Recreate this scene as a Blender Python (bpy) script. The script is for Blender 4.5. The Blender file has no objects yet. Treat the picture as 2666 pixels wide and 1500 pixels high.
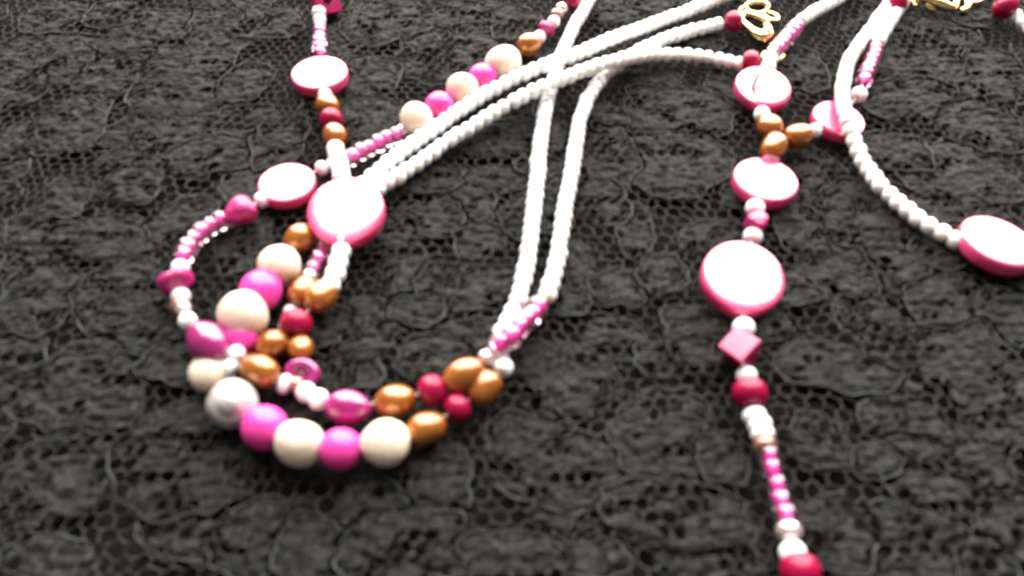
import bpy, bmesh, math, random
import numpy as np
from mathutils import Vector, Matrix, Quaternion

random.seed(7)
rng = np.random.default_rng(7)
C = bpy.context.scene.collection
MM = 0.001

# ------------------------------------------------------------------ camera, world, lamp, exposure
F_PX, CAM_H, PITCH = 2060.0, 0.120, 50.0
cam_d = bpy.data.cameras.new("camera")
cam = bpy.data.objects.new("camera", cam_d); C.objects.link(cam)
cam.location = (0, 0, CAM_H)
cam.rotation_euler = (math.radians(90 - PITCH), 0, 0)
cam_d.sensor_width = 36.0
cam_d.lens = 36.0 * F_PX / 2666.0
cam_d.clip_start, cam_d.clip_end = 0.005, 20.0
cam_d.dof.use_dof = True
cam_d.dof.focus_distance = 0.60
cam_d.dof.aperture_fstop = 20.0
bpy.context.scene.camera = cam

world = bpy.data.worlds.new("World"); bpy.context.scene.world = world
world.use_nodes = True
bg = world.node_tree.nodes["Background"]
bg.inputs[0].default_value = (0.97, 0.92, 0.86, 1)
bg.inputs[1].default_value = 0.25

lamp_d = bpy.data.lights.new("window_light", 'AREA')
lamp_d.shape = 'RECTANGLE'; lamp_d.size = 1.95; lamp_d.size_y = 2.1
lamp_d.energy = 166.0
lamp_d.color = (1.0, 0.98, 0.95)
lamp = bpy.data.objects.new("window_light", lamp_d); C.objects.link(lamp)
lamp.location = (0.20, 0.73, 1.12)
lamp.rotation_euler = (math.radians(90), 0, math.radians(0))      # faces back over the cloth towards the camera
lamp.rotation_euler = Vector((0, -1, -0.25)).to_track_quat('-Z', 'Z').to_euler()

vs = bpy.context.scene.view_settings
vs.view_transform = 'Standard'; vs.look = 'None'; vs.exposure = 0.0; vs.gamma = 1.0
cy = bpy.context.scene.cycles
cy.max_bounces = 10; cy.transmission_bounces = 8
cy.caustics_reflective = False; cy.caustics_refractive = True

# ------------------------------------------------------------------ picture -> ground
_c, _s = math.cos(math.radians(90 - PITCH)), math.sin(math.radians(90 - PITCH))
def ray(px, py):
    x, y = (px - 1333) / F_PX, -(py - 750) / F_PX
    return np.array([x, y * _c + _s, y * _s - _c])
def unproj(px, py, z):
    d = ray(px, py); t = (z - CAM_H) / d[2]
    return np.array([d[0] * t, d[1] * t, z]), t          # point, depth
CLOTH = 1.15 * MM                                         # top of the lace

# ------------------------------------------------------------------ materials
def mat(name, col, rough=0.4, metal=0.0, **kw):
    m = bpy.data.materials.new(name); m.use_nodes = True
    b = m.node_tree.nodes["Principled BSDF"]
    b.inputs['Base Color'].default_value = (*col, 1)
    b.inputs['Roughness'].default_value = rough
    b.inputs['Metallic'].default_value = metal
    for k, v in kw.items():
        b.inputs[k.replace('_', ' ')].default_value = v
    return m
def nodes(m): return m.node_tree.nodes, m.node_tree.links, m.node_tree.nodes["Principled BSDF"]
def mottle(m, c1, c2, scale, detail=3.0, stretch=(1, 1, 1), bump=0.0, dist=0.0002, per_object=0.0):
    """Colour that varies over the surface between two tones, with fine relief."""
    N, L, b = nodes(m)
    tc = N.new('ShaderNodeTexCoord'); mp = N.new('ShaderNodeMapping'); mp.inputs['Scale'].default_value = stretch
    no = N.new('ShaderNodeTexNoise'); no.inputs['Scale'].default_value = scale; no.inputs['Detail'].default_value = detail
    rp = N.new('ShaderNodeValToRGB')
    rp.color_ramp.elements[0].position = 0.32; rp.color_ramp.elements[1].position = 0.68
    rp.color_ramp.elements[0].color = (*c1, 1); rp.color_ramp.elements[1].color = (*c2, 1)
    L.new(tc.outputs['Object'], mp.inputs[0])
    if per_object:
        oi = N.new('ShaderNodeObjectInfo'); ad = N.new('ShaderNodeVectorMath'); ad.operation = 'ADD'
        ml = N.new('ShaderNodeMath'); ml.operation = 'MULTIPLY'; ml.inputs[1].default_value = per_object
        L.new(oi.outputs['Random'], ml.inputs[0])
        L.new(mp.outputs[0], ad.inputs[0]); L.new(ml.outputs[0], ad.inputs[1]); L.new(ad.outputs[0], no.inputs['Vector'])
    else:
        L.new(mp.outputs[0], no.inputs['Vector'])
    L.new(no.outputs[0], rp.inputs[0]); L.new(rp.outputs[0], b.inputs['Base Color'])
    if bump:
        bp = N.new('ShaderNodeBump'); bp.inputs['Strength'].default_value = bump; bp.inputs['Distance'].default_value = dist
        L.new(no.outputs[0], bp.inputs['Height']); L.new(bp.outputs[0], b.inputs['Normal'])
    return m

M = {}
M['white'] = mottle(mat('opal_glass', (.9, .88, .87), .22, Subsurface_Weight=.85, Subsurface_Scale=.003, Coat_Weight=.3), (.90, .865, .84), (.94, .915, .89), 1.3, per_object=9)
M['white'].node_tree.nodes["Principled BSDF"].inputs['Subsurface Radius'].default_value = (1.0, .75, .5)
M['pearl'] = mottle(mat('cream_pearl', (.83, .74, .6), .38, Subsurface_Weight=.22, Subsurface_Scale=.002, Coat_Weight=.35, Coat_Roughness=.25), (.73, .57, .42), (.83, .71, .57), 2.2, per_object=9)
M['pearl_grey'] = mottle(mat('silvery_pearl', (.7, .65, .6), .3, metal=.35, Coat_Weight=.6, Coat_Roughness=.12), (.48, .43, .40), (.62, .57, .54), 2.0)
M['pink'] = mat('pink_glass', (.74, .055, .32), .34, Subsurface_Weight=.7, Subsurface_Scale=.003, Coat_Weight=.35, Coat_Roughness=.12, Specular_IOR_Level=.3)
M['pink'].node_tree.nodes["Principled BSDF"].inputs['Subsurface Radius'].default_value = (1, .4, .8)
M['red'] = mat('raspberry_glass', (.28, .0014, .036), .32, Coat_Weight=.16, Coat_Roughness=.15, Specular_IOR_Level=.25)
M['gold'] = mottle(mat('copper_gold_pearl', (.4, .13, .02), .26, metal=.4, Coat_Weight=.75, Coat_Roughness=.18, Coat_IOR=1.65, Specular_IOR_Level=.4), (.30, .084, .008), (.42, .134, .014), 2.4, per_object=9)
M['oval'] = mottle(mat('magenta_shell', (.3, .012, .13), .26, Coat_Weight=.9, Coat_Roughness=.1, Coat_IOR=1.6), (.25, .008, .105), (.33, .015, .14), 2.2, 2.0, (1.2, 1.2, 3.0), per_object=7)
M['chip'] = mottle(mat('magenta_stone', (.5, .02, .2), .35, Coat_Weight=.4), (.38, .005, .095), (.48, .022, .19), 3.2, bump=.2, dist=.02, per_object=7)
M['cube'] = mottle(mat('pink_cube_shell', (.6, .03, .19), .25, Coat_Weight=1.0, Coat_IOR=1.5, Coat_Roughness=.15), (.34, .003, .075), (.42, .010, .115), 2.4)
M['coin'] = mottle(mat('pink_dyed_shell', (.8, .07, .24), .42, Coat_Weight=1.0, Coat_Roughness=.12, Coat_IOR=1.8), (.80, .028, .15), (.87, .065, .22), 2.6, 2.0, (1, 2.2, 1), per_object=7)
M['coin'].node_tree.nodes["Principled BSDF"].inputs['IOR'].default_value = 1.7
M['glass'] = mat('clear_glass', (1.0, .80, .90), .06, Transmission_Weight=1.0, Coat_Weight=.8, Coat_IOR=1.6)
M['glass'].node_tree.nodes["Principled BSDF"].inputs['IOR'].default_value = 1.48
M['lining'] = mat('pink_lining', (.92, .04, .38), .35)
M['silver'] = mat('silver_lined_glass', (.86, .66, .66), .16, metal=.7, Coat_Weight=1.0)
M['bronze'] = mat('bronze_glass', (.36, .16, .11), .25, metal=.5, Coat_Weight=.6)
M['brass'] = mottle(mat('brass_plate', (.85, .62, .22), .2, metal=1.0), (.80, .58, .24), (.90, .70, .34), 400)
M['line'] = mat('brown_growth_line', (.14, .03, .03), .7)
M['thread'] = mat('nylon_thread', (.6, .57, .55), .5)

# ------------------------------------------------------------------ shared bead meshes (diameter 1, string along Z)
def finish(bm, name, smooth=True):
    me = bpy.data.meshes.new(name); bm.to_mesh(me); bm.free()
    if smooth: me.polygons.foreach_set('use_smooth', [True] * len(me.polygons))
    return me
def lathe(name, prof, n=24, closed_hole=False):
    bm = bmesh.new(); rings = []
    for r, z in prof:
        if r < 1e-5: rings.append([bm.verts.new((0, 0, z))])
        else: rings.append([bm.verts.new((r * math.cos(2 * math.pi * i / n), r * math.sin(2 * math.pi * i / n), z)) for i in range(n)])
    pairs = list(zip(rings, rings[1:]))
    if closed_hole: pairs.append((rings[-1], rings[0]))
    for a, b in pairs:
        for i in range(n):
            j = (i + 1) % n
            if len(a) == 1: bm.faces.new((a[0], b[i], b[j]))
            elif len(b) == 1: bm.faces.new((a[i], b[0], a[j]))
            else: bm.faces.new((a[i], b[i], b[j], a[j]))
    bmesh.ops.recalc_face_normals(bm, faces=bm.faces)
    return finish(bm, name)
def drilled(name, p, half, hole, n=20, k=11):
    """A bead turned round its string hole; p squares off the outline."""
    prof = []
    for i in range(k):
        t = -math.pi / 2 + math.pi * i / (k - 1)
        c, s = math.cos(t), math.sin(t)
        r = hole + (0.5 - hole) * (abs(c) ** (2 / p))
        prof.append((r, half * math.copysign(abs(s) ** (2 / p), s)))
    prof[0] = (hole, -half); prof[-1] = (hole, half)
    return lathe(name, prof, n, closed_hole=True)

ME = {}
ME['white'] = drilled('seed_bead_mesh', 2.25, .39, .13)
ME['lined'] = drilled('lined_seed_mesh', 2.4, .40, .17, n=24, k=13)
bm = bmesh.new(); bmesh.ops.create_cone(bm, cap_ends=True, segments=16, radius1=.19, radius2=.19, depth=.76); ME['lining'] = finish(bm, 'lining_mesh')
ME['silver'] = drilled('silver_seed_mesh', 2.3, .40, .13)
ME['round'] = drilled('round_bead_mesh', 2.0, .49, .07, n=32, k=20)
ME['red'] = drilled('red_bead_mesh', 2.15, .42, .08, n=28, k=16)
def rice(seed):
    prof = []
    r2 = random.Random(seed); a = r2.uniform(-.06, .06)
    for i in range(17):
        t = -math.pi / 2 + math.pi * i / 16
        z = math.sin(t) * .5
        r = .5 * (max(math.cos(t), 0) ** .82) * (1 + a * z * 2)
        prof.append((max(r, .05), z))
    me = lathe('rice_pearl_mesh', prof, 28, closed_hole=True)
    for v in me.vertices:                                  # rice pearls are a little lop-sided
        v.co.x *= 1 + .05 * math.sin(5 * v.co.z + seed); v.co.y += .02 * math.sin(7 * v.co.z + 2 * seed)
    return me
ME['gold'] = [rice(1), rice(2), rice(5)]
def pearl(seed, nub=False):
    bm = bmesh.new(); bmesh.ops.create_uvsphere(bm, u_segments=36, v_segments=22, radius=.5)
    r2 = random.Random(seed); p = [r2.uniform(0, 6) for _ in range(6)]
    for v in bm.verts:
        n = v.co.normalized()
        k = 1 + .022 * math.sin(3 * n.x + p[0]) + .02 * math.sin(4 * n.y + p[1]) + .022 * math.sin(3.4 * n.z + p[2]) + .008 * math.sin(11 * n.x + 9 * n.y + p[3])
        if nub:                                            # a baroque pearl: a ring groove round a blunt nub
            d = math.acos(max(-1, min(1, n.dot(Vector((.22, -.12, .97)).normalized()))))
            k += .09 * math.exp(-(d / .38) ** 2) - .055 * math.exp(-((d - .62) / .13) ** 2)
        v.co = n * .5 * k
    return finish(bm, 'pearl_mesh')
ME['pearl'] = [pearl(1), pearl(2), pearl(3), pearl(4)]
ME['pearl_nub'] = pearl(9, True)
def oval(seed):
    bm = bmesh.new(); bmesh.ops.create_uvsphere(bm, u_segments=28, v_segments=18, radius=.5)
    r2 = random.Random(seed)
    for v in bm.verts:
        z = v.co.z * 2
        k = 1 - .10 * abs(z) ** 3
        v.co.x *= k * (1 + .05 * math.sin(3 * z + seed)); v.co.y *= k * (1 + .04 * math.sin(2.4 * z + 2 * seed))
    return finish(bm, 'oval_mesh')
ME['oval'] = [oval(1), oval(4)]
def chip(seed, cuts=7):
    r2 = random.Random(seed); bm = bmesh.new()
    bmesh.ops.create_icosphere(bm, subdivisions=3, radius=.5)
    planes = [(Vector((r2.gauss(0, 1), r2.gauss(0, 1), r2.gauss(0, 1))).normalized(), r2.uniform(.27, .38)) for _ in range(cuts)]
    for v in bm.verts:
        for n, d in planes:
            e = v.co.dot(n) - d
            if e > 0: v.co -= n * e * .93
    bmesh.ops.smooth_vert(bm, verts=bm.verts, factor=.3, use_axis_x=True, use_axis_y=True, use_axis_z=True)
    return finish(bm, 'chip_mesh')
ME['chip'] = [chip(3), chip(12), chip(21)]
def cone_chip():
    bm = bmesh.new(); bmesh.ops.create_uvsphere(bm, u_segments=24, v_segments=16, radius=.5)
    for v in bm.verts:                                     # pointed towards +Z, blunt and flat at -Z
        z = v.co.z + .5
        k = 1.16 - .62 * z ** 1.3
        v.co.x *= k; v.co.y *= k * .9
        if v.co.z < -.33: v.co.z = -.33 + (v.co.z + .33) * .3
    return finish(bm, 'cone_chip_mesh')
ME['cone'] = cone_chip()
def cube():
    bm = bmesh.new(); bmesh.ops.create_cube(bm, size=1)
    bmesh.ops.bevel(bm, geom=bm.edges[:] + bm.verts[:], offset=.075, segments=3, profile=.6, affect='EDGES')
    for v in bm.verts: v.co.x += .03 * v.co.y; v.co.z += .02 * v.co.x
    return finish(bm, 'cube_bead_mesh', False)
def cube_drilled():
    """A cube bead seen end on: a frame of square walls round a wide string hole."""
    bm = bmesh.new(); n = 32; rings = []
    def sq(t, h):
        c, s = math.cos(t), math.sin(t); k = h / max(abs(c), abs(s)); k = min(k, h * 1.33); return k * c, k * s
    for (h, z, rnd) in ((.46, -.44, 0), (.5, -.40, 0), (.5, .40, 0), (.46, .44, 0), (.2, .44, 1), (.17, .40, 1), (.17, -.40, 1), (.2, -.44, 1)):
        rings.append([bm.verts.new((*( (h * math.cos(2*math.pi*i/n), h * math.sin(2*math.pi*i/n)) if rnd else sq(2*math.pi*i/n, h)), z)) for i in range(n)])
    for a, b in zip(rings, rings[1:] + rings[:1]):
        for i in range(n):
            j = (i + 1) % n; bm.faces.new((a[i], b[i], b[j], a[j]))
    bmesh.ops.recalc_face_normals(bm, faces=bm.faces)
    return finish(bm, 'drilled_cube_mesh', False)
ME['cube'] = cube(); ME['cube_drilled'] = cube_drilled()
def coin(ridge=False):
    prof = [(0, .128), (.12, .1277), (.25, .1265), (.36, .1245), (.44, .122), (.472, .116), (.490, .095), (.498, .052), (.5, 0)]
    prof = prof + [(r, -z) for r, z in prof[-2::-1]]
    me = lathe('coin_mesh', prof, 64)
    if ridge:                                              # a growth line across the shell, one lip proud of the other
        for v in me.vertices:
            if v.co.z > .06:
                x = v.co.x + .19 - .35 * v.co.y * v.co.y
                v.co.z += .03 * (1 / (1 + math.exp(-x / .012)) - .5)
    return me
ME['coin'] = coin()
def coin_grid():
    """The coin with a growth line: a finer top so that the step stays crisp."""
    bm = bmesh.new(); n = 72; R = [0, .08, .14, .18, .21, .24, .27, .30, .33, .36, .39, .42, .445, .465, .482, .494, .5]
    def h(r): 
        pr = [(0, .128), (.12, .1277), (.25, .1265), (.36, .1245), (.44, .122), (.472, .116), (.490, .095), (.498, .052), (.5, 0)]
        return float(np.interp(r, [p[0] for p in pr], [p[1] for p in pr]))
    def up(x, y, r):
        z = h(r); d = x + .17 - .5 * y * y
        return z + (.034 * (1 / (1 + math.exp(-d / .008)) - .5) if r < .46 else 0)
    prev = None
    for sgn in (1,):
        for r in R:
            if r == 0: ring = [bm.verts.new((0, 0, up(0, 0, 0)))]
            else: ring = [bm.verts.new((r * math.cos(2*math.pi*i/n), r * math.sin(2*math.pi*i/n), up(r*math.cos(2*math.pi*i/n), r*math.sin(2*math.pi*i/n), r))) for i in range(n)]
            if prev:
                for i in range(n):
                    j = (i + 1) % n
                    bm.faces.new((prev[0], ring[i], ring[j])) if len(prev) == 1 else bm.faces.new((prev[i], ring[i], ring[j], prev[j]))
            prev = ring
    for r in reversed(R[:-1]):
        ring = [bm.verts.new((0, 0, -h(0)))] if r == 0 else [bm.verts.new((r * math.cos(2*math.pi*i/n), r * math.sin(2*math.pi*i/n), -h(r))) for i in range(n)]
        for i in range(n):
            j = (i + 1) % n
            bm.faces.new((prev[i], ring[0], prev[j])) if len(ring) == 1 else bm.faces.new((prev[i], ring[i], ring[j], prev[j]))
        prev = ring
    bmesh.ops.recalc_face_normals(bm, faces=bm.faces)
    return finish(bm, 'coin_ridged_mesh')
ME['coin_ridged'] = coin_grid()
def shell_ring():
    """A small cupped shell bead: a thick curled rim round a hollow."""
    me = lathe('shell_cup_mesh', [(0, -.03), (.09, -.02), (.17, .03), (.22, .10), (.28, .16), (.36, .18), (.44, .13), (.49, .03), (.46, -.09), (.36, -.18), (.18, -.22), (0, -.23)], 32)
    for v in me.vertices: v.co.x *= 1 + .10 * math.sin(2.2 * v.co.y * 3); v.co.z += .10 * v.co.y
    return me
ME['shell_ring'] = shell_ring()

PART = {'white': 'white_seed_bead', 'lined': 'pink_lined_seed_bead', 'silver': 'silver_seed_bead', 'bronze': 'bronze_seed_bead',
        'pearl': 'pearl_bead', 'pearl_nub': 'pearl_bead', 'pink': 'pink_round_bead', 'red': 'red_bead', 'gold': 'gold_oval_bead',
        'oval': 'magenta_oval_bead', 'chip': 'magenta_chip_bead', 'cone': 'magenta_chip_bead', 'cube': 'pink_cube_bead', 'cube_drilled': 'pink_cube_bead',
        'coin': 'pink_coin_bead', 'coin_ridged': 'pink_coin_bead', 'shell_ring': 'magenta_shell_bead'}
MATOF = {'white': 'white', 'lined': 'glass', 'silver': 'silver', 'bronze': 'bronze', 'pearl': 'pearl', 'pearl_nub': 'pearl_grey', 'pink': 'pink',
         'red': 'red', 'gold': 'gold', 'oval': 'oval', 'chip': 'chip', 'cone': 'chip', 'cube': 'cube', 'cube_drilled': 'cube', 'coin': 'coin',
         'coin_ridged': 'coin', 'shell_ring': 'oval'}
MESHOF = {'bronze': 'silver', 'pink': 'round'}
_count = {}
def mesh_for(kind):
    me = ME[MESHOF.get(kind, kind)]
    if isinstance(me, list):
        k = _count.get(kind, 0); _count[kind] = k + 1; me = me[k % len(me)]
    if not me.materials: me.materials.append(M[MATOF[kind]])
    if me.materials[0] != M[MATOF[kind]]:
        key = (me.name, kind)
        if key not in _count: c = me.copy(); c.materials.clear(); c.materials.append(M[MATOF[kind]]); _count[key] = c
        me = _count[key]
    return me

# ------------------------------------------------------------------ things
def thing(name, label, cat, loc, group=None):
    o = bpy.data.objects.new(name, None); C.objects.link(o); o.location = loc
    o.empty_display_size = .005
    o['label'] = label; o['category'] = cat
    if group: o['group'] = group
    return o
def part(name, me, parent, origin, loc, q=None, scale=(1, 1, 1)):
    o = bpy.data.objects.new(name, me); C.objects.link(o); o.parent = parent
    o.location = Vector(loc) - Vector(origin)
    if q is not None: o.rotation_mode = 'QUATERNION'; o.rotation_quaternion = q
    o.scale = scale
    return o
def tube_mesh(name, paths, material, n=8):
    """paths: list of (points, radii, closed)"""
    V, Fc = [], []
    for pts, rad, closed in paths:
        P = [Vector(p) for p in pts]; k = len(P); base = len(V)
        up = Vector((0, 0, 1))
        for i, p in enumerate(P):
            a = P[(i - 1) % k] if (closed or i) else p; b = P[(i + 1) % k] if (closed or i < k - 1) else p
            t = (b - a).normalized(); s = t.cross(up)
            if s.length < 1e-3: s = t.cross(Vector((0, 1, 0)))
            s.normalize(); u = s.cross(t)
            r = rad[i] if hasattr(rad, '__len__') else rad
            for j in range(n):
                an = 2 * math.pi * j / n; V.append(p + (s * math.cos(an) + u * math.sin(an)) * r)
        for i in range(k if closed else k - 1):
            for j in range(n):
                a, b = base + i * n, base + ((i + 1) % k) * n; j2 = (j + 1) % n
                Fc.append((a + j, a + j2, b + j2, b + j))
        if not closed:
            Fc.append(tuple(base + j for j in range(n))[::-1]); Fc.append(tuple(base + (k - 1) * n + j for j in range(n)))
    me = bpy.data.meshes.new(name); me.from_pydata(V, [], Fc); me.update()
    me.polygons.foreach_set('use_smooth', [True] * len(me.polygons)); me.materials.append(material)
    return me
def spline(pts, per=12):
    P = [np.array(p, float) for p in pts]; P = [2 * P[0] - P[1]] + P + [2 * P[-1] - P[-2]]; out = []
    for i in range(1, len(P) - 2):
        a, b, c, d = P[i - 1:i + 3]
        for k in range(per):
            t = k / per
            out.append(.5 * (2 * b + (c - a) * t + (2 * a - 5 * b + 4 * c - d) * t * t + (3 * b - a - 3 * c + d) * t ** 3))
    out.append(P[-2]); return np.array(out)

SEED = 3.85 * MM
def strand(name, label, items, extra_thread=True):
    """items, in string order:
       ('b', kind, px, py, width_px, {len: axis length/width, lift: mm, ang: picture angle of the string, tilt..})
       ('run', kinds, [(px, py, lift)...], diameter_mm, pitch_mm)"""
    beads = []; line = 0
    for it in items:
        if it[0] == 'cut': line += 1; continue             # a second string tied to the same necklace
        n_before = len(beads)
        if it[0] == 'b':
            _, kind, px, py, w = it[:5]; o = it[5] if len(it) > 5 else {}
            lift = o.get('lift', 0) * MM
            d = 4 * MM
            for _ in range(4):
                half = d * .5 if 'coin' not in kind else d * .128
                P, t = unproj(px, py, CLOTH + half + lift); d = w * t / F_PX * (.975 if kind in ('coin', 'coin_ridged', 'pearl', 'pearl_nub', 'pink') else 1)
            beads.append(dict(kind=kind, P=P, d=d, o=o))
        elif it[0] == 'run':
            _, kinds, cps, dmm, pitch = it
            d = dmm * MM
            W = [unproj(x, y, CLOTH + d * .5 + l * MM)[0] for x, y, l in cps]
            S = spline(W); L = np.concatenate([[0], np.cumsum(np.linalg.norm(np.diff(S, axis=0), axis=1))])
            n = max(1, int(round(L[-1] / (pitch * MM))))
            for i in range(n + 1):
                s = L[-1] * i / n
                P = np.array([np.interp(s, L, S[:, j]) for j in range(3)])
                beads.append(dict(kind=kinds[i % len(kinds)], P=P, d=d, o={}, run=True))
        for b in beads[n_before:]: b['line'] = line
    base = (beads[0]['P'][0], beads[0]['P'][1], 0)
    root = thing(name, label, 'necklace', base, 'beaded necklaces lying on black lace')
    paths = {}
    for i, b in enumerate(beads):
        path = paths.setdefault(b['line'], [])
        a = beads[i - 1]['P'] if i and beads[i - 1]['line'] == b['line'] else b['P']; c = beads[i + 1]['P'] if i < len(beads) - 1 and beads[i + 1]['line'] == b['line'] else b['P']
        tan = Vector(c - a)
        o, P, d, kind = b['o'], b['P'], b['d'], b['kind']
        if 'ang' in o:
            an = math.radians(o['ang']); pt, t = unproj(*proj_add(P, an), P[2]); tan = Vector(pt - P)
            tan.z += o.get('rise', 0) * tan.length
        tan.normalize()
        path.append(tuple(P))
        if b.get('gap'): continue
        if 'coin' in kind:
            q = Quaternion((1, 0, 0), math.radians(o.get('tilt', 0))) @ Quaternion((0, 1, 0), math.radians(o.get('roll', 0))) @ Quaternion((0, 0, 1), math.radians(o.get('spin', random.uniform(0, 360))))
            sc = (d, d, d * .93 * o.get('thick', 1.0))
        elif 'cam' in o:                                    # axes of the bead as they lie towards the viewer
            n_, e_ = (Vector(v).normalized() for v in o['cam'])
            e_ = (e_ - n_ * e_.dot(n_)).normalized(); R3 = Matrix((e_, n_.cross(e_), n_)).transposed()
            q = (cam.rotation_euler.to_matrix() @ R3).to_quaternion(); sc = [d * x for x in o.get('sc', (1, 1, 1))]
        elif 'euler' in o:
            from mathutils import Euler
            q = Euler([math.radians(x) for x in o['euler']]).to_quaternion(); sc = [d * s for s in o.get('sc', (1, 1, 1))]
        else:
            q = tan.to_track_quat('Z', 'Y') @ Quaternion((0, 0, 1), random.uniform(0, 6.28))
            ln = o.get('len', 1.0) * d
            sc = (d, d, ln)
            if b.get('run'):
                k = random.gauss(1, .035); q = q @ Quaternion((1, 0, 0), random.gauss(0, .09)) @ Quaternion((0, 1, 0), random.gauss(0, .09))
                sc = (d * k, d * k, d * random.gauss(1, .05))
                P = P + np.array([random.gauss(0, .09), random.gauss(0, .09), random.uniform(0, .12)]) * MM
        ob = part(PART[kind], mesh_for(kind), root, base, P, q, sc)
        if kind == 'coin_ridged':                           # the brown growth line of the shell
            pts = [(-.17 + .5 * y * y + .012 * math.sin(14 * y), y, float(np.interp(math.hypot(-.17 + .5 * y * y, y), [0, .25, .36, .425, .458], [.128, .1265, .1245, .1215, .115])) + .014) for y in np.linspace(-.38, .36, 26)]
            gl = bpy.data.objects.new('growth_line', tube_mesh('growth_line_mesh', [(pts, [.012 + .024 * math.sin(math.pi * i / 25) for i in range(26)], False)], M['line'], 6)); C.objects.link(gl); gl.parent = ob
        if kind == 'lined':
            ln_ = bpy.data.objects.new('lining', ME['lining']); C.objects.link(ln_); ln_.parent = ob
            if not ME['lining'].materials: ME['lining'].materials.append(M['lining'])
    for path in paths.values():
        if len(path) > 1: part('thread', tube_mesh('thread_mesh', [([Vector(p) - Vector(base) for p in path], .22 * MM, False)], M['thread'], 6), root, base, base)
    return root, base
def project(P):
    v = np.array(P, float) - np.array([0, 0, CAM_H])
    x, yy, zz = v[0], v[1] * _c + v[2] * _s, -v[1] * _s + v[2] * _c
    return 1333 + F_PX * x / -zz, 750 - F_PX * yy / -zz
def proj_add(P, an):
    x, y = project(P); return x + 30 * math.cos(an), y - 30 * math.sin(an)

# ================================================================== the necklaces
W = 'white'
# 1: drop with pink coins on the left
strand('beaded_necklace', 'pink drop at upper left, two coins between a cube bead and a curled shell', [
    ('b', 'cube_drilled', 846, 8, 66, {'euler': (48, 8, 32), 'sc': (1, 1, .8)}),
    ('b', W, 831, 33, 38, {'lift': .8}), ('b', W, 832, 52, 34),
    ('run', ['lined'], [(833, 72, 0), (833, 105, 0), (834, 140, 0)], 3.75, 2.4),
    ('b', 'coin', 834, 200, 150, {'thick': 1.0}),
    ('b', W, 846, 247, 36), ('b', 'gold', 853, 275, 62, {'len': 1.12}), ('b', 'red', 862, 312, 62), ('b', 'gold', 871, 354, 64, {'len': 1.1}),
    ('run', [W], [(873, 388, .5), (880, 412, 1.5), (885, 438, 3.5), (890, 462, 5)], 3.85, 2.7),
    ('b', 'coin', 903, 556, 206, {'lift': 3.8, 'tilt': 16, 'roll': -2, 'thick': .95}),
    ('run', [W], [(893, 628, 2.0), (885, 668, 2.2), (874, 708, 2.4), (860, 745, 2.6)], 3.85, 2.8),
    ('b', 'gold', 836, 772, 80, {'len': 1.2, 'lift': 1.2, 'ang': 50}),
    ('b', 'red', 771, 842, 84, {'lift': .8}),
    ('b', 'gold', 783, 908, 66, {'len': 1.1, 'ang': 85}),
    ('b', 'shell_ring', 785, 978, 104, {'euler': (20, 8, -12), 'sc': (.92, .9, .95), 'lift': -2.2}),
])
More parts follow.
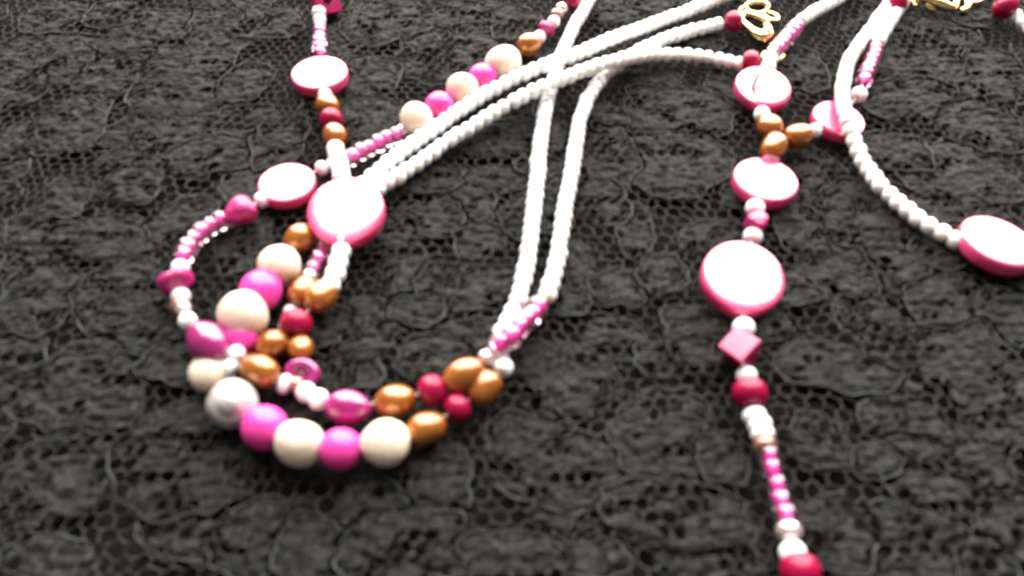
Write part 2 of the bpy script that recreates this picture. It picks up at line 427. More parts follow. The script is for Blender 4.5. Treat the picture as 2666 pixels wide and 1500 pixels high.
# 2: long mixed strand with the clasp
n2, b2 = strand('beaded_necklace', 'long mixed strand with silver and pink seeds in the left loop, ending at the clasp', [
    ('b', 'red', 1487, 6, 44), ('b', 'silver', 1462, 24, 34), ('b', 'bronze', 1450, 40, 36), ('b', W, 1441, 58, 34), ('b', 'chip', 1424, 75, 48, {'len': .8}), ('b', W, 1404, 97, 34),
    ('b', 'gold', 1378, 117, 60, {'len': 1.15}), ('b', 'chip', 1352, 138, 30),
    ('b', 'pearl', 1310, 165, 96), ('b', 'pink', 1257, 203, 77), ('b', 'pearl', 1204, 232, 88), ('b', 'pink', 1144, 277, 78), ('b', 'pearl', 1084, 309, 88),
    ('b', 'silver', 1048, 342, 38),
    ('run', ['lined'], [(1030, 352, 0), (985, 374, 0), (948, 392, 0), (918, 409, 0)], 3.9, 2.55),
    ('b', 'silver', 898, 414, 40), ('b', W, 866, 428, 36), ('b', W, 838, 438, 38),
    ('b', 'coin', 749, 485, 152, {'spin': 40}),
    ('b', W, 682, 521, 42), ('b', 'cone', 624, 552, 84, {'len': 1.15, 'ang': 213}),
    ('run', ['lined'], [(573, 575, 0), (533, 600, 0), (498, 632, 0), (478, 668, 0)], 4.3, 2.55),
    ('b', W, 470, 698, 48), ('b', 'chip', 458, 732, 94, {'len': .92}), ('b', W, 470, 772, 50, {'lift': .4}), ('b', 'bronze', 470, 798, 56, {'lift': -.2}), ('b', 'silver', 478, 806, 44, {'lift': 1.6}), ('b', W, 489, 836, 48, {'lift': 1}),
    ('b', 'oval', 540, 890, 98, {'len': 1.42, 'ang': -47, 'lift': 3.2}),
    ('b', W, 613, 922, 50, {'lift': 3}), ('b', W, 598, 956, 50, {'lift': 2.2}),
    ('b', 'gold', 675, 965, 86, {'len': 1.32, 'ang': -28, 'lift': 1.0}),
    ('b', W, 741, 1000, 54, {'len': .8}), ('b', 'bronze', 771, 1003, 48), ('b', W, 797, 1022, 54), ('b', W, 829, 1040, 56, {'lift': .3}),
    ('b', 'oval', 905, 1060, 88, {'len': 1.46, 'ang': -6}),
    ('b', 'gold', 1029, 1044, 84, {'len': 1.32, 'ang': 12}),
    ('b', 'red', 1125, 1016, 84, {'lift': .8}),
    ('b', 'gold', 1207, 977, 84, {'len': 1.4, 'ang': 28, 'lift': 1.4}),
    ('b', 'silver', 1266, 934, 50, {'lift': .8}), ('b', 'silver', 1288, 912, 44, {'lift': 1.6}),
    ('run', ['lined'], [(1303, 897, 2.0), (1322, 880, 2.6), (1350, 853, 2.2), (1378, 824, 1.0), (1401, 802, .2)], 4.3, 2.55),
    ('b', 'bronze', 1411, 787, 44),
    ('run', [W], [(1424, 768, 0), (1448, 690, 0), (1462, 600, 0), (1475, 520, 0), (1493, 414, 0), (1510, 312, 0), (1541, 240, 0), (1590, 182, 0), (1650, 140, .8), (1735, 101, .6), (1800, 80, 0), (1872, 64, 0)], 3.55, 2.7),
    ('b', 'red', 1910, 56, 54),
])
# 3: pearl strand
strand('beaded_necklace', 'cream pearls and bright pink round beads forming the lowest outer curve', [
    ('run', [W], [(1548, -22, 0), (1528, 14, 0), (1496, 66, 0), (1468, 128, 0), (1446, 190, 0), (1432, 240, 0), (1419, 290, 0), (1407, 379, 0), (1396, 483, 0), (1385, 590, 0), (1365, 710, 0), (1347, 788, 0), (1322, 835, 0), (1303, 873, 0), (1299, 912, 0), (1311, 957, 0)], 3.55, 2.7),
    ('b', 'gold', 1261, 1010, 84, {'len': 1.2, 'ang': 48}), ('b', 'red', 1190, 1063, 76), ('b', 'gold', 1109, 1116, 84, {'len': 1.34, 'ang': 25}),
    ('b', 'pearl', 1003, 1153, 126, {'len': 1.06}), ('b', 'pink', 887, 1169, 112), ('b', 'pearl', 780, 1154, 124, {'len': 1.06}), ('b', 'pink', 689, 1114, 122),
    ('b', 'pearl_nub', 607, 1052, 134, {'euler': (20, 0, 0)}), ('b', 'pearl', 545, 972, 104), ('b', 'pink', 622, 880, 100), ('b', 'pearl', 633, 820, 132, {'lift': .8}), ('b', 'pink', 679, 758, 112),
    ('b', 'pearl', 728, 692, 114), ('b', 'gold', 781, 622, 74, {'len': 1.18, 'ang': 40}),
    ('run', [W], [(860, 560, 0), (905, 510, .3), (971, 459, .6), (1050, 392, 1.2), (1133, 333, 1.2), (1236, 262, 1.5), (1320, 214, 3.0), (1400, 178, 4.2), (1470, 152, 4.0), (1540, 124, 3.6), (1610, 95, 3.2), (1690, 66, 1.8), (1770, 36, .6), (1850, 6, 0), (1900, -12, 0)], 3.55, 2.7),
])
# 4: white strand with the plain ring end
n4, b4 = strand('beaded_necklace', 'front white strand of the crossing pair, starting at the red bead below the clasp', [
    ('b', 'red', 1955, 160, 56),
    ('run', [W], [(1926, 166, 0), (1880, 157, 0), (1817, 146, .3), (1714, 143, 1.2), (1630, 153, 2.8), (1560, 172, 4.0), (1490, 196, 4.2), (1420, 224, 4.2), (1350, 258, 3.2), (1271, 304, 1.4), (1167, 368, .4), (1081, 430, .3), (995, 484, .3), (930, 540, 0), (880, 590, 0)], 3.55, 2.7),
    ('run', ['lined'], [(858, 622, 0), (842, 652, 0), (828, 680, 0), (816, 702, 0)], 3.7, 2.45),
    ('b', 'silver', 806, 722, 46),
    ('b', 'gold', 790, 760, 76, {'len': 1.15, 'ang': 60}),
    ('b', W, 758, 812, 40), ('b', W, 745, 850, 40),
    ('b', 'gold', 711, 897, 76, {'len': 1.22, 'ang': 28}),
])
# 5: Y-shaped necklace on the right
n5, b5 = strand('beaded_necklace', 'Y-shaped drop at right, coins of growing size meeting at three gold beads', [
    ('run', [W], [(2215, -26, 0), (2170, 4, 0), (2125, 28, 0), (2088, 52, 0)], 3.55, 2.7),
    ('run', ['lined'], [(2070, 72, .3), (2050, 95, .5), (2034, 115, .8), (2022, 130, 1.2)], 4.6, 2.7),
    ('b', 'silver', 2013, 138, 38, {'lift': 1.5}), ('b', W, 2005, 155, 40, {'lift': 1.6}), ('b', W, 2000, 176, 40, {'lift': 1.8}),
    ('b', 'coin_ridged', 1984, 234, 150, {'spin': -18, 'tilt': 8, 'roll': 3, 'lift': .6}),
    ('b', W, 1984, 298, 42), ('b', 'gold', 2004, 330, 62, {'len': 1.3, 'ang': -48}),
    ('b', 'gold', 2015, 383, 68, {'len': 1.25, 'ang': 70, 'lift': 1.0}),
    ('b', W, 2008, 410, 44, {'lift': 1.0}),
    ('b', 'coin', 1990, 478, 172, {'roll': 3}),
    ('b', W, 1966, 543, 50, {'lift': .6}), ('b', 'chip', 1968, 582, 74, {'len': .9}), ('b', W, 1960, 616, 50),
    ('b', 'coin', 1931, 728, 220, {'tilt': 12, 'roll': 2, 'lift': 1.5, 'thick': .95}),
    ('b', W, 1936, 854, 58),
    ('b', 'cube', 1928, 910, 79, {'cam': ((-.34, .44, .84), (48, -44, 0)), 'sc': (.98, .98, 1.0), 'lift': .6}),
    ('b', W, 1944, 978, 54), ('b', 'red', 1952, 1024, 92, {'len': .95}),
    ('b', W, 1964, 1082, 62, {'len': .85}), ('b', W, 1978, 1106, 64, {'len': .8}), ('b', W, 1985, 1130, 62, {'len': .8}), ('b', 'bronze', 1991, 1160, 62, {'len': .8}),
    ('run', ['lined'], [(2000, 1188, 0), (2014, 1236, 0), (2030, 1290, 0), (2044, 1340, 0)], 3.6, 2.55),
    ('b', 'silver', 2054, 1384, 70, {'len': .9}), ('b', W, 2064, 1440, 70), ('b', 'red', 2084, 1487, 104), ('b', W, 2100, 1545, 70),
    ('cut',),
    ('b', 'gold', 2078, 355, 66, {'len': 1.2, 'ang': 12}), ('b', W, 2123, 340, 38),
    ('b', 'coin_ridged', 2179, 318, 140, {'roll': 6, 'tilt': 3, 'spin': 150}),
    ('b', W, 2236, 247, 42, {'lift': 1.0}),
    ('run', ['lined'], [(2248, 210, .4), (2260, 180, .2), (2272, 148, 0), (2278, 128, 0)], 4.0, 2.6),
    ('run', [W], [(2288, 108, 0), (2303, 82, 0), (2322, 50, 0), (2342, 22, 0), (2360, -6, 0)], 3.55, 2.7),
])
n6, b6 = strand('beaded_necklace', 'curved white strand at far right, clasped at the top, with a coin at the edge', [
    ('b', 'red', 2338, 8, 54),
    ('run', [W], [(2312, 12, 0), (2282, 55, 0), (2245, 105, .6), (2213, 152, 1.4), (2197, 205, 2.6), (2194, 255, 3.6), (2205, 310, 3.6), (2222, 365, 1.6), (2250, 425, .2), (2296, 488, 0), (2365, 550, 0), (2430, 596, 0), (2484, 624, 0)], 3.55, 2.7),
    ('b', 'coin', 2592, 640, 200, {'roll': 7, 'tilt': -4}),
    ('b', W, 2698, 690, 48),
    ('cut',),
    ('b', 'red', 2618, 18, 64),
    ('run', [W], [(2644, 42, 0), (2664, 58, 0), (2690, 80, 0), (2720, 104, 0)], 3.55, 2.7),
])

# ------------------------------------------------------------------ clasps
def gp(px, py, h): return Vector(unproj(px, py, h * MM)[0])
def metal(pts, rad, closed, base):
    S = [Vector(p) - Vector(base) for p in (spline([tuple(gp(*p)) for p in pts], 8) if not closed else spline([tuple(gp(*p)) for p in pts + [pts[0]]], 8)[:-1])]
    if hasattr(rad, '__len__'):
        rad = np.interp(np.linspace(0, 1, len(S)), np.linspace(0, 1, len(rad)), rad)
        r = [x * 1.2 * MM for x in rad]
    else: r = rad * 1.25 * MM
    return (S, r, closed)
def clasp(parent, base, rings, hook, lever, knob=None):
    c = part('clasp', tube_mesh('clasp_hook_mesh', [metal(hook[0], hook[1], False, base)], M['brass'], 10), parent, base, base)
    def sub(name, me):
        o = bpy.data.objects.new(name, me); C.objects.link(o); o.parent = c; return o
    sub('lever', tube_mesh('clasp_lever_mesh', [metal(lever[0], lever[1], False, base)], M['brass'], 10))
    for pts, r in rings:
        sub('jump_ring', tube_mesh('jump_ring_mesh', [metal(pts, r, True, base)], M['brass'], 8))
    return c
def ringpts(cx, cy, rx, ry, h, dh=0, n=10, rot=0):
    out = []
    for i in range(n):
        a = 2 * math.pi * i / n; x, y = rx * math.cos(a), ry * math.sin(a)
        out.append((cx + x * math.cos(rot) - y * math.sin(rot), cy + x * math.sin(rot) + y * math.cos(rot), h + dh * math.sin(a)))
    return out
clasp(n2, b2,
      [(ringpts(1971, 20, 29, 16, 3.2, -.8), .55), (ringpts(2008, 44, 19, 8, 2.2, .5, rot=.3), .5), (ringpts(1937, 30, 13, 10, 2.6, .8), .45), (ringpts(2012, 146, 26, 12, 1.3), .5)],
      ([(2004, 57, 3.2), (1985, 50, 3.6), (1966, 42, 3.9), (1946, 36, 3.8), (1932, 43, 3.5), (1930, 56, 3.2), (1942, 68, 2.9), (1956, 80, 2.6), (1972, 92, 2.4), (1986, 98, 2.2), (1998, 92, 2.3), (2000, 78, 2.6), (1992, 64, 3.0)],
       [.55, .7, .75, .8, .85, .9, .9, 1.0, 1.4, 1.7, 1.5, 1.0, .7]),
      ([(1985, 88, 3.4), (1996, 80, 4.0), (2006, 82, 4.0)], [.8, .7, .5]))
clasp(n6, b6,
      [(ringpts(2362, -2, 16, 10, 2.2), .5), (ringpts(2536, -6, 22, 13, 1.8), .6), (ringpts(2384, 4, 9, 10, 1.6), .45)],
      ([(2390, -6, 3.0), (2420, -2, 3.4), (2445, 8, 3.4), (2466, 18, 3.0), (2482, 18, 2.6), (2490, 6, 2.6), (2500, -6, 3.0), (2515, 0, 3.0), (2521, 14, 2.6), (2512, 26, 2.2), (2500, 28, 2.0)],
       [1.0, 1.3, 1.4, 1.1, .9, .8, .8, .8, .85, .8, .6]),
      ([(2414, 12, 2.2), (2424, 21, 1.8), (2433, 27, 1.4)], [.9, 1.0, .8]))

# ================================================================== the lace cloth
def lattice(ix, iy, s):
    h = (ix.astype(np.int64) * 374761393 + iy.astype(np.int64) * 668265263 + s * 974634777) & 0x7fffffff
    h = ((h ^ (h >> 13)) * 1274126177) & 0x7fffffff
    return ((h ^ (h >> 16)) & 0xffff) / 65535.0
def noise(x, y, s=0):
    x = np.asarray(x, float); y = np.asarray(y, float)
    ix, iy = np.floor(x), np.floor(y); fx, fy = x - ix, y - iy
    fx, fy = fx * fx * (3 - 2 * fx), fy * fy * (3 - 2 * fy)
    return (lattice(ix, iy, s) * (1 - fx) + lattice(ix + 1, iy, s) * fx) * (1 - fy) + (lattice(ix, iy + 1, s) * (1 - fx) + lattice(ix + 1, iy + 1, s) * fx) * fy
def warp(x, y):                                            # the cloth is pulled about a little (millimetres)
    return (x + 3.0 * (noise(x / 16, y / 16, 1) - .5) + 1.1 * (noise(x / 4, y / 4, 2) - .5),
            y + 3.0 * (noise(x / 16, y / 16, 3) - .5) + 1.1 * (noise(x / 4, y / 4, 4) - .5))

X0, X1, Y0, Y1 = -190, 190, 15, 290                        # millimetres
cloth = thing('lace_cloth', 'black floral lace cloth with open hexagonal netting under all the necklaces', 'lace cloth', (0, .14, 0))
CB = (0, .14, 0)
M['petal'] = mat('black_lace_weave', (.02, .022, .019), .85, Specular_IOR_Level=.25)
N, L, b = nodes(M['petal'])
tc = N.new('ShaderNodeTexCoord')
mp = N.new('ShaderNodeMapping'); mp.inputs['Scale'].default_value = (430, 1350, 700)
n1 = N.new('ShaderNodeTexNoise'); n1.inputs['Scale'].default_value = 1.0; n1.inputs['Detail'].default_value = 2.0
mp2 = N.new('ShaderNodeMapping'); mp2.inputs['Scale'].default_value = (1150, 430, 700)
n2_ = N.new('ShaderNodeTexNoise'); n2_.inputs['Scale'].default_value = 1.0; n2_.inputs['Detail'].default_value = 2.0
n3 = N.new('ShaderNodeTexNoise'); n3.inputs['Scale'].default_value = 160; n3.inputs['Detail'].default_value = 3.0
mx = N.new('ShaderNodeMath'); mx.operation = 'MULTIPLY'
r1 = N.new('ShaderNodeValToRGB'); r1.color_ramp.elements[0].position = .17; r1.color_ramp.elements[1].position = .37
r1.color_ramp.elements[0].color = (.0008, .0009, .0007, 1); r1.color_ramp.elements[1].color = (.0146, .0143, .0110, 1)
mixc = N.new('ShaderNodeMix'); mixc.data_type = 'RGBA'; mixc.blend_type = 'MIX'
mixc.inputs[7].default_value = (.033, .025, .020, 1)
rr = N.new('ShaderNodeMapRange'); rr.inputs[1].default_value = .56; rr.inputs[2].default_value = .74; rr.inputs[3].default_value = 0; rr.inputs[4].default_value = .8
L.new(tc.outputs['Object'], mp.inputs[0]); L.new(mp.outputs[0], n1.inputs['Vector'])
L.new(tc.outputs['Object'], mp2.inputs[0]); L.new(mp2.outputs[0], n2_.inputs['Vector'])
L.new(tc.outputs['Object'], n3.inputs['Vector'])
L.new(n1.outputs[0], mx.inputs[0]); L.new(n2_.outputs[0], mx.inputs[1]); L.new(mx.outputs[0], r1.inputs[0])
at_ = N.new('ShaderNodeAttribute'); at_.attribute_name = 'rib'
rr.inputs[1].default_value = .15; rr.inputs[2].default_value = .8
L.new(at_.outputs['Fac'], rr.inputs[0]); L.new(rr.outputs[0], mixc.inputs[0]); L.new(r1.outputs[0], mixc.inputs[6])
L.new(mixc.outputs[2], b.inputs['Base Color'])
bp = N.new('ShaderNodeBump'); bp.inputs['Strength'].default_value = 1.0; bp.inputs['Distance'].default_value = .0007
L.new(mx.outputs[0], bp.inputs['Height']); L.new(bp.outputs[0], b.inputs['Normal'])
M['net'] = mottle(mat('black_net_thread', (.04, .033, .03), .8, Specular_IOR_Level=.3), (.005, .004, .0035), (.027, .0205, .017), 900)
M['cord'] = mottle(mat('outline_cord', (.035, .039, .036), .7, Specular_IOR_Level=.35), (.004, .0044, .0038), (.043, .046, .039), 420, 4)
M['under'] = mottle(mat('black_under_cloth', (.004, .004, .004), .95, Specular_IOR_Level=.1), (.0012, .0011, .001), (.0085, .0083, .0074), 330)

# the table under it
bm = bmesh.new()
bmesh.ops.create_grid(bm, x_segments=1, y_segments=1, size=1)
for v in bm.verts: v.co.x *= .45; v.co.y = v.co.y * .36 + .18; v.co.z = -2.2 * MM
me = finish(bm, 'table_top'); me.materials.append(M['under'])
o = bpy.data.objects.new('table_top', me); C.objects.link(o); o['kind'] = 'structure'

# hexagonal netting: two lattices of centres, pitch in mm
PIT = 2.75
HX, HY = PIT, PIT * math.sqrt(3)
def hexdist(x, y):
    """distance to the nearest cell centre, in the unwarped lattice"""
    d = None
    for ox, oy in ((0, 0), (HX / 2, HY / 2)):
        ax = (x - ox) - HX * np.round((x - ox) / HX); ay = (y - oy) - HY * np.round((y - oy) / HY)
        e = np.maximum(np.abs(ax), np.abs(ax) * .5 + np.abs(ay) * .866)
        d = e if d is None else np.minimum(d, e)
    return d                                                # HX/2 on a rib, 0 at a centre
Rh = PIT / math.sqrt(3)
seg = []
for i in range(int(X0 / HX) - 1, int(X1 / HX) + 2):
    for j in range(int(Y0 / HY) - 1, int(Y1 / HY) + 2):
        for ox, oy in ((0, 0), (HX / 2, HY / 2)):
            cx, cy_ = i * HX + ox, j * HY + oy
            if not (X0 < cx < X1 and Y0 < cy_ < Y1): continue
            p = [(cx + Rh * math.sin(math.radians(60 * k)), cy_ + Rh * math.cos(math.radians(60 * k))) for k in range(4)]
            for k in range(3): seg.append((*p[k], *p[k + 1]))
seg = np.array(seg)
ax_, ay_ = warp(seg[:, 0], seg[:, 1]); bx_, by_ = warp(seg[:, 2], seg[:, 3])
def zt(x, y): return .25 + .5 * (noise(x / 3, y / 3, 11) - .4) + .35 * (noise(x / 1.1, y / 1.1, 12) - .5)
A = np.stack([ax_, ay_, zt(ax_, ay_)], 1); B = np.stack([bx_, by_, zt(bx_, by_)], 1)
Mid = (A + B) / 2; Mid[:, 2] -= .10; Mid[:, :2] += rng.normal(0, .2, (len(A), 2)); A[:, :2] += .5 * np.stack([noise(A[:, 0] / 1.4, A[:, 1] / 1.4, 41) - .5, noise(A[:, 0] / 1.4, A[:, 1] / 1.4, 42) - .5], 1); B[:, :2] += .5 * np.stack([noise(B[:, 0] / 1.4, B[:, 1] / 1.4, 41) - .5, noise(B[:, 0] / 1.4, B[:, 1] / 1.4, 42) - .5], 1)
T = B - A; T /= np.linalg.norm(T, axis=1)[:, None]
S_ = np.cross(T, [0, 0, 1.0]); S_ /= np.linalg.norm(S_, axis=1)[:, None]; U_ = np.cross(S_, T)
rad = rng.uniform(.11, .27, len(A))
V = []
for P, k in ((A, 1.25), (Mid, .85), (B, 1.25)):
    for j in range(5):
        an = 2 * math.pi * j / 5
        V.append(P + (S_ * math.cos(an) + U_ * math.sin(an)) * (rad * k)[:, None])
V = np.stack(V, 1).reshape(-1, 3) * MM
Fq = []
for r0 in (0, 5):
    for j in range(5):
        Fq.append([r0 + j, r0 + (j + 1) % 5, r0 + 5 + (j + 1) % 5, r0 + 5 + j])
Fq = (np.array(Fq)[None] + (np.arange(len(A)) * 15)[:, None, None]).reshape(-1, 4)
def fast_mesh(name, V, Q, material):
    me = bpy.data.meshes.new(name)
    me.vertices.add(len(V)); me.vertices.foreach_set('co', np.ascontiguousarray(V, dtype=np.float32).ravel())
    me.loops.add(len(Q) * 4); me.loops.foreach_set('vertex_index', np.ascontiguousarray(Q, dtype=np.int32).ravel())
    me.polygons.add(len(Q)); me.polygons.foreach_set('loop_start', np.arange(len(Q), dtype=np.int32) * 4)
    me.polygons.foreach_set('use_smooth', np.ones(len(Q), dtype=bool))
    me.update(calc_edges=True); me.validate(); me.materials.append(material)
    return me
V[:, 1] -= CB[1]
o = part('netting', fast_mesh('netting_mesh', V, Fq, M['net']), cloth, CB, CB); o['kind'] = 'stuff'

# petals: (px, py, half width px, half height px, picture angle)
PETALS = [(110,150,130,52,0),(310,195,98,38,12),(335,118,85,16,4),(182,325,82,62,0),(420,340,130,42,14),(480,255,140,40,6),(510,145,108,58,0),(420,68,120,30,0),
 (570,405,122,40,12),(720,385,60,46,0),(690,62,92,34,0),(640,310,80,30,10),(150,48,80,32,0),(300,40,70,26,0),(560,60,60,30,0),(640,215,60,40,0),(40,235,70,40,0),(30,400,60,60,0),(330,420,70,26,0),
 (345,490,72,38,0),(68,605,48,44,20),(280,622,142,44,0),(480,572,72,52,-20),(70,678,78,24,0),(100,780,100,68,0),(320,772,112,76,0),(170,520,60,40,0),
 (360,880,116,30,0),(240,915,62,30,-8),(220,1025,150,84,-8),(455,950,80,42,-8),(140,1250,148,92,18),(500,1190,170,128,-20),(500,1380,120,66,-10),(700,1405,130,88,0),(140,1462,122,44,-10),(50,1370,55,40,0),(15,1050,60,80,0),(40,920,80,40,0),
 (1440,1205,192,92,-16),(1140,1245,78,92,0),(965,1325,84,68,0),(800,1440,80,84,0),(1050,1430,150,86,0),(1330,1440,120,52,0),
 (1460,985,138,84,-18),(1790,940,122,48,0),(1730,1130,132,106,-10),(1882,1195,60,56,0),(1760,1345,172,80,-14),(1500,1430,120,62,-10),(1850,1470,130,44,0),(1442,1335,60,34,-12),(1405,1078,82,20,-8),
 (2400,1100,142,88,-14),(2425,1240,130,74,-14),(2180,950,150,58,-6),(2360,900,120,44,0),(2560,1010,130,130,0),(2645,1370,82,70,0),(2400,1440,156,84,-14),(2270,1200,66,40,20),(2170,1390,96,80,10),(2560,1220,60,50,0),(2130,1150,70,60,0),(2560,1470,70,50,0),
 (1270,472,110,34,6),(1120,470,80,30,10),(1238,540,50,46,0),(1120,572,82,44,0),(1252,640,62,50,0),(1045,700,62,60,0),(1220,742,126,52,0),(950,860,100,66,0),(1090,812,66,36,0),(1240,880,92,44,0),(1130,930,90,50,0),(1010,600,60,40,0),
 (1765,290,136,54,-8),(1755,425,132,72,6),(1590,410,62,72,0),(1570,530,62,54,0),(1650,600,44,66,0),(1512,690,36,60,0),(1610,752,64,44,0),(1725,720,58,46,-30),(1862,620,92,36,6),(1810,850,80,48,0),(1600,880,70,50,0),(1690,200,80,30,0),(1430,330,40,60,0),(1300,360,90,40,20),
 (2420,140,162,98,6),(2380,270,120,50,4),(2490,455,140,66,6),(2560,330,100,50,0),(2330,400,80,40,0),(2600,200,70,60,0),(2080,180,60,50,0),(2110,450,80,60,0),(2230,560,110,70,-20),(2330,700,110,60,-10),(2180,720,90,80,0),(2480,800,110,60,0),(2620,820,70,60,0),(2260,830,80,40,0),(2080,600,60,60,0),
 (1170,150,130,56,6),(960,205,72,54,0),(1000,55,100,50,0),(1225,38,110,36,0),(740,345,60,36,0),(1060,320,70,24,10),(950,310,80,50,0),(1340,60,60,36,0),(1620,30,90,30,0),(1720,10,70,26,0),(880,100,60,50,0),(1800,110,80,26,6),(1880,230,40,50,0),(640,640,70,60,0),(640,480,60,40,0),(900,960,90,50,0),(840,850,60,50,0)]
def outline(cx, cy, a, b_, ang, seed, n=84):
    r2 = random.Random(seed); ph = [r2.uniform(0, 6.28) for _ in range(5)]
    lob = r2.choice((2, 3, 3, 4)); out = []
    for i in range(n):
        t = 2 * math.pi * i / n
        c, s = math.cos(t), math.sin(t); p = 2.5
        r = (abs(c) ** p + abs(s) ** p) ** (-1 / p)
        r *= 1 + .07 * math.sin(lob * t + ph[0]) + .045 * math.sin((lob + 2) * t + ph[1]) + .034 * math.sin(9 * t + ph[2]) + .02 * math.sin(14 * t + ph[3]) + .03 * math.sin(5 * t + ph[4])
        x, y = a * r * c, b_ * r * s
        out.append((cx + x * math.cos(ang) - y * math.sin(ang), cy + x * math.sin(ang) + y * math.cos(ang)))
    return np.array(out)
def inside(px_, py_, poly):
    x, y = poly[:, 0], poly[:, 1]; x2, y2 = np.roll(x, -1), np.roll(y, -1)
    res = np.zeros(px_.shape, bool)
    for a, b2_, c, d in zip(x, y, x2, y2):
        if b2_ == d: continue
        cond = ((b2_ > py_) != (d > py_)) & (px_ < (c - a) * (py_ - b2_) / (d - b2_) + a)
        res ^= cond
    return res
shapes = []                                                 # (cx, cy, a, b, angle) in mm
for px, py, rx, ry, an in PETALS:
    P, t = unproj(px, py, .4 * MM)
    el = -ray(px, py)[2] / np.linalg.norm(ray(px, py))
    shapes.append((P[0] / MM, P[1] / MM, rx * t / F_PX / MM * 1.12, ry * t / F_PX / el / MM * 1.15, math.radians(an)))
def covered(x, y, k):
    for cx, cy_, a, b_, an in shapes:
        dx, dy = x - cx, y - cy_; u = dx * math.cos(an) + dy * math.sin(an); v = -dx * math.sin(an) + dy * math.cos(an)
        if (u / (a + k)) ** 2 + (v / (b_ + k)) ** 2 < 1: return True
    return False
tries = 0
while len(shapes) < 296 and tries < 6000:
    tries += 1
    x, y = random.uniform(X0 + 8, X1 - 8), random.uniform(Y0 + 6, Y1 - 6)
    if covered(x, y, 2.6): continue
    k = random.uniform(.7, 1.25)
    inframe = abs(project((x * MM, y * MM, 0))[0] - 1333) < 1400
    shapes.append((x, y, (6.5 if inframe else 9) * k, (4.6 if inframe else 6.4) * k * random.uniform(.8, 1.2), random.uniform(-.5, .5)))
STEP = .36
tri = 0
polys = [outline(cx, cy_, a, b_, an, idx) for idx, (cx, cy_, a, b_, an) in enumerate(shapes)]
order = [(i * 61) % 997 for i in range(len(shapes))]         # which petal lies on top of which
reach = [float(np.max(np.linalg.norm(p - np.array([sh[0], sh[1]]), axis=1))) for p, sh in zip(polys, shapes)]
def above(i):
    return [j for j in range(len(shapes)) if j != i and order[j] > order[i] and math.hypot(shapes[j][0] - shapes[i][0], shapes[j][1] - shapes[i][1]) < reach[i] + reach[j] + 1]
def grown(j, g):
    c = np.array(shapes[j][:2]); d = polys[j] - c; n = np.linalg.norm(d, axis=1)[:, None]
    return c + d * (n + g) / n
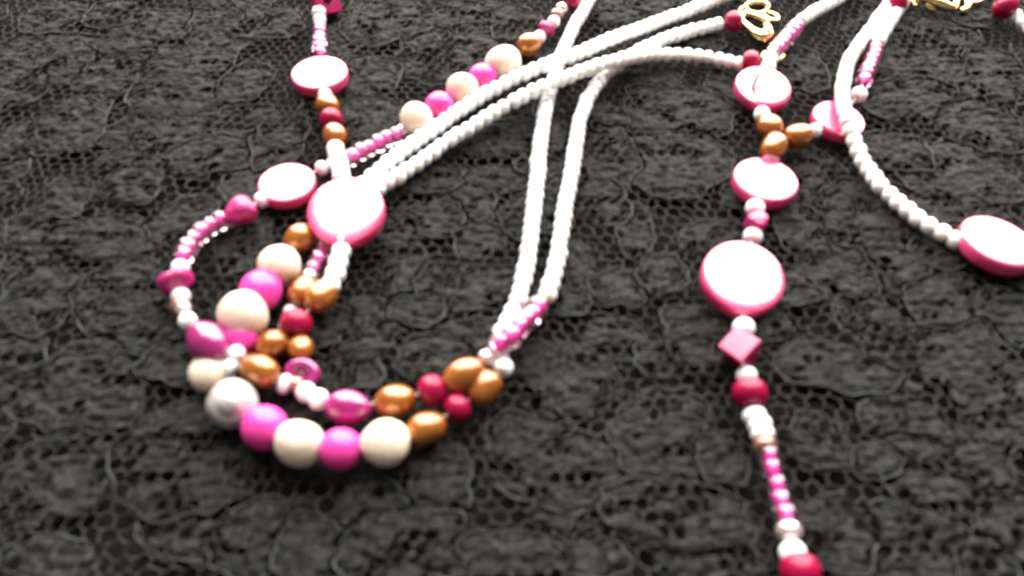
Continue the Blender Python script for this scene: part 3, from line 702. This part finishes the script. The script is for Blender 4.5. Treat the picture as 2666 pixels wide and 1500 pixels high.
for idx, (cx, cy_, a, b_, an) in enumerate(shapes):
    poly = polys[idx]; over = [grown(j, .28 + .5 * random.random()) for j in above(idx)]
    x0, y0 = poly.min(0) - STEP; x1, y1 = poly.max(0) + STEP
    gx, gy = np.meshgrid(np.arange(x0, x1, STEP), np.arange(y0, y1, STEP))
    ins = inside(gx, gy, poly)
    for pj in over: ins &= ~inside(gx, gy, pj)
    # pierced rows: cells of the netting left open inside the woven petal
    hd = hexdist(gx, gy)
    cellx, celly = np.round(gx / (HX * .5)), np.round(gy / (HY * .5))
    openness = (noise(gx / 4.2 + 40, gy / 2.6 + 7, 21) > .66) & (hd < HX * .37)
    u = (gx - cx) * math.cos(an) + (gy - cy_) * math.sin(an); v = -(gx - cx) * math.sin(an) + (gy - cy_) * math.cos(an)
    rho2 = np.clip((u / a) ** 2 + (v / b_) ** 2, 0, 1)
    base_z = .30 + .60 * ((idx * 37) % 11) / 11
    ux, uy = gx, gy
    axr = np.minimum(np.abs(gx - HX * np.round(gx / HX)), 9); row = np.floor(gy / (HY / 2))
    axr = np.abs((gx + (row % 2) * HX / 2) - HX * np.round((gx + (row % 2) * HX / 2) / HX)); sd = .5 * (noise(gx / 1.2, gy / 1.2, 51) - .5)
    rib = np.clip(1 - np.abs(axr + sd) / .42, 0, 1) * np.clip((noise(gx / 2.2, gy / 1.6, 52) - .42) * 5, 0, 1)
    edge = 1 - np.clip((rho2 - .62) / .42, 0, 1)
    z = base_z + .75 * np.sqrt(np.clip(edge, 0, 1)) - .35 + .42 * (noise(gx / 3.6, gy / 2.4, 5) - .5) + .72 * (noise(gx / 1.4, gy / .8, 6) - .5) + .22 * rib
    z -= .55 * np.clip(1 - np.abs(noise(gx / 5.5 + 3, gy / 1.9, 61) - .5) * 13, 0, 1) + .4 * np.clip(1 - np.abs(noise(gx / 2.4, gy / 1.1 + 9, 62) - .5) * 9, 0, 1) * np.clip(noise(gx / 7, gy / 7, 63) * 3 - 1, 0, 1)
    dimple = noise(gx / 2.1, gy / 1.3, 8)
    z -= 1.8 * np.clip(dimple - .66, 0, 1) + .25 * np.clip((HX / 2 * .62 - hd) / HX, 0, 1)
    fmask = ins[:-1, :-1] & ins[1:, :-1] & ins[:-1, 1:] & ins[1:, 1:]
    fmask &= ~(openness[:-1, :-1] | openness[1:, 1:])
    ny, nx = gx.shape
    ii = np.arange(ny * nx).reshape(ny, nx)
    Q = np.stack([ii[:-1, :-1], ii[:-1, 1:], ii[1:, 1:], ii[1:, :-1]], -1)[fmask]
    if len(Q) < 6: continue
    used, inv = np.unique(Q.ravel(), return_inverse=True)
    V = np.stack([gx.ravel()[used], gy.ravel()[used], z.ravel()[used]], 1) * MM
    V[:, 0] -= cx * MM; V[:, 1] -= cy_ * MM
    pet = part('petal', fast_mesh('petal_mesh', V, inv.reshape(-1, 4), M['petal']), cloth, CB, (cx * MM, cy_ * MM, 0))
    at = pet.data.attributes.new('rib', 'FLOAT', 'POINT'); at.data.foreach_set('value', rib.ravel()[used].astype(np.float32))
    tri += 2 * len(Q)
    # the outline cord, couched round the petal in one or two wandering turns
    turns = []
    def free(p): return not any(inside(np.array([p[0]]), np.array([p[1]]), pj)[0] for pj in over)
    r3 = random.Random(idx * 5); cur = ([], []); n0 = r3.randrange(84)
    skip0 = r3.randrange(84); skipn = r3.randrange(12, 40)
    for i in range(85):
        p = poly[(n0 + i) % 84]; nrm = (p - np.array([cx, cy_])); nrm = nrm / np.linalg.norm(nrm)
        q_ = p + nrm * (.35 * (noise(p[0] / 1.6, p[1] / 1.6, 30) - .5) - .12)
        if free(q_) and not (0 <= (i - skip0) < skipn):
            cur[0].append(((q_[0] - cx) * MM, (q_[1] - cy_) * MM, (base_z - .02 + .5 * float(noise(q_[0] / 2.0, q_[1] / 2.0, 33))) * MM))
            cur[1].append((.06 + .19 * float(noise(q_[0] / 3, q_[1] / 3, 36))) * MM)
        else:
            if len(cur[0]) > 3: turns.append((cur[0], cur[1], False))
            cur = ([], [])
    if len(cur[0]) > 3: turns.append((cur[0], cur[1], False))
    if not turns: continue
    for turn in turns:
        o = bpy.data.objects.new('outline_cord', tube_mesh('cord_mesh', [turn], M['cord'], 6)); C.objects.link(o); o.parent = pet
print('petals', len(shapes), 'petal tris', tri)
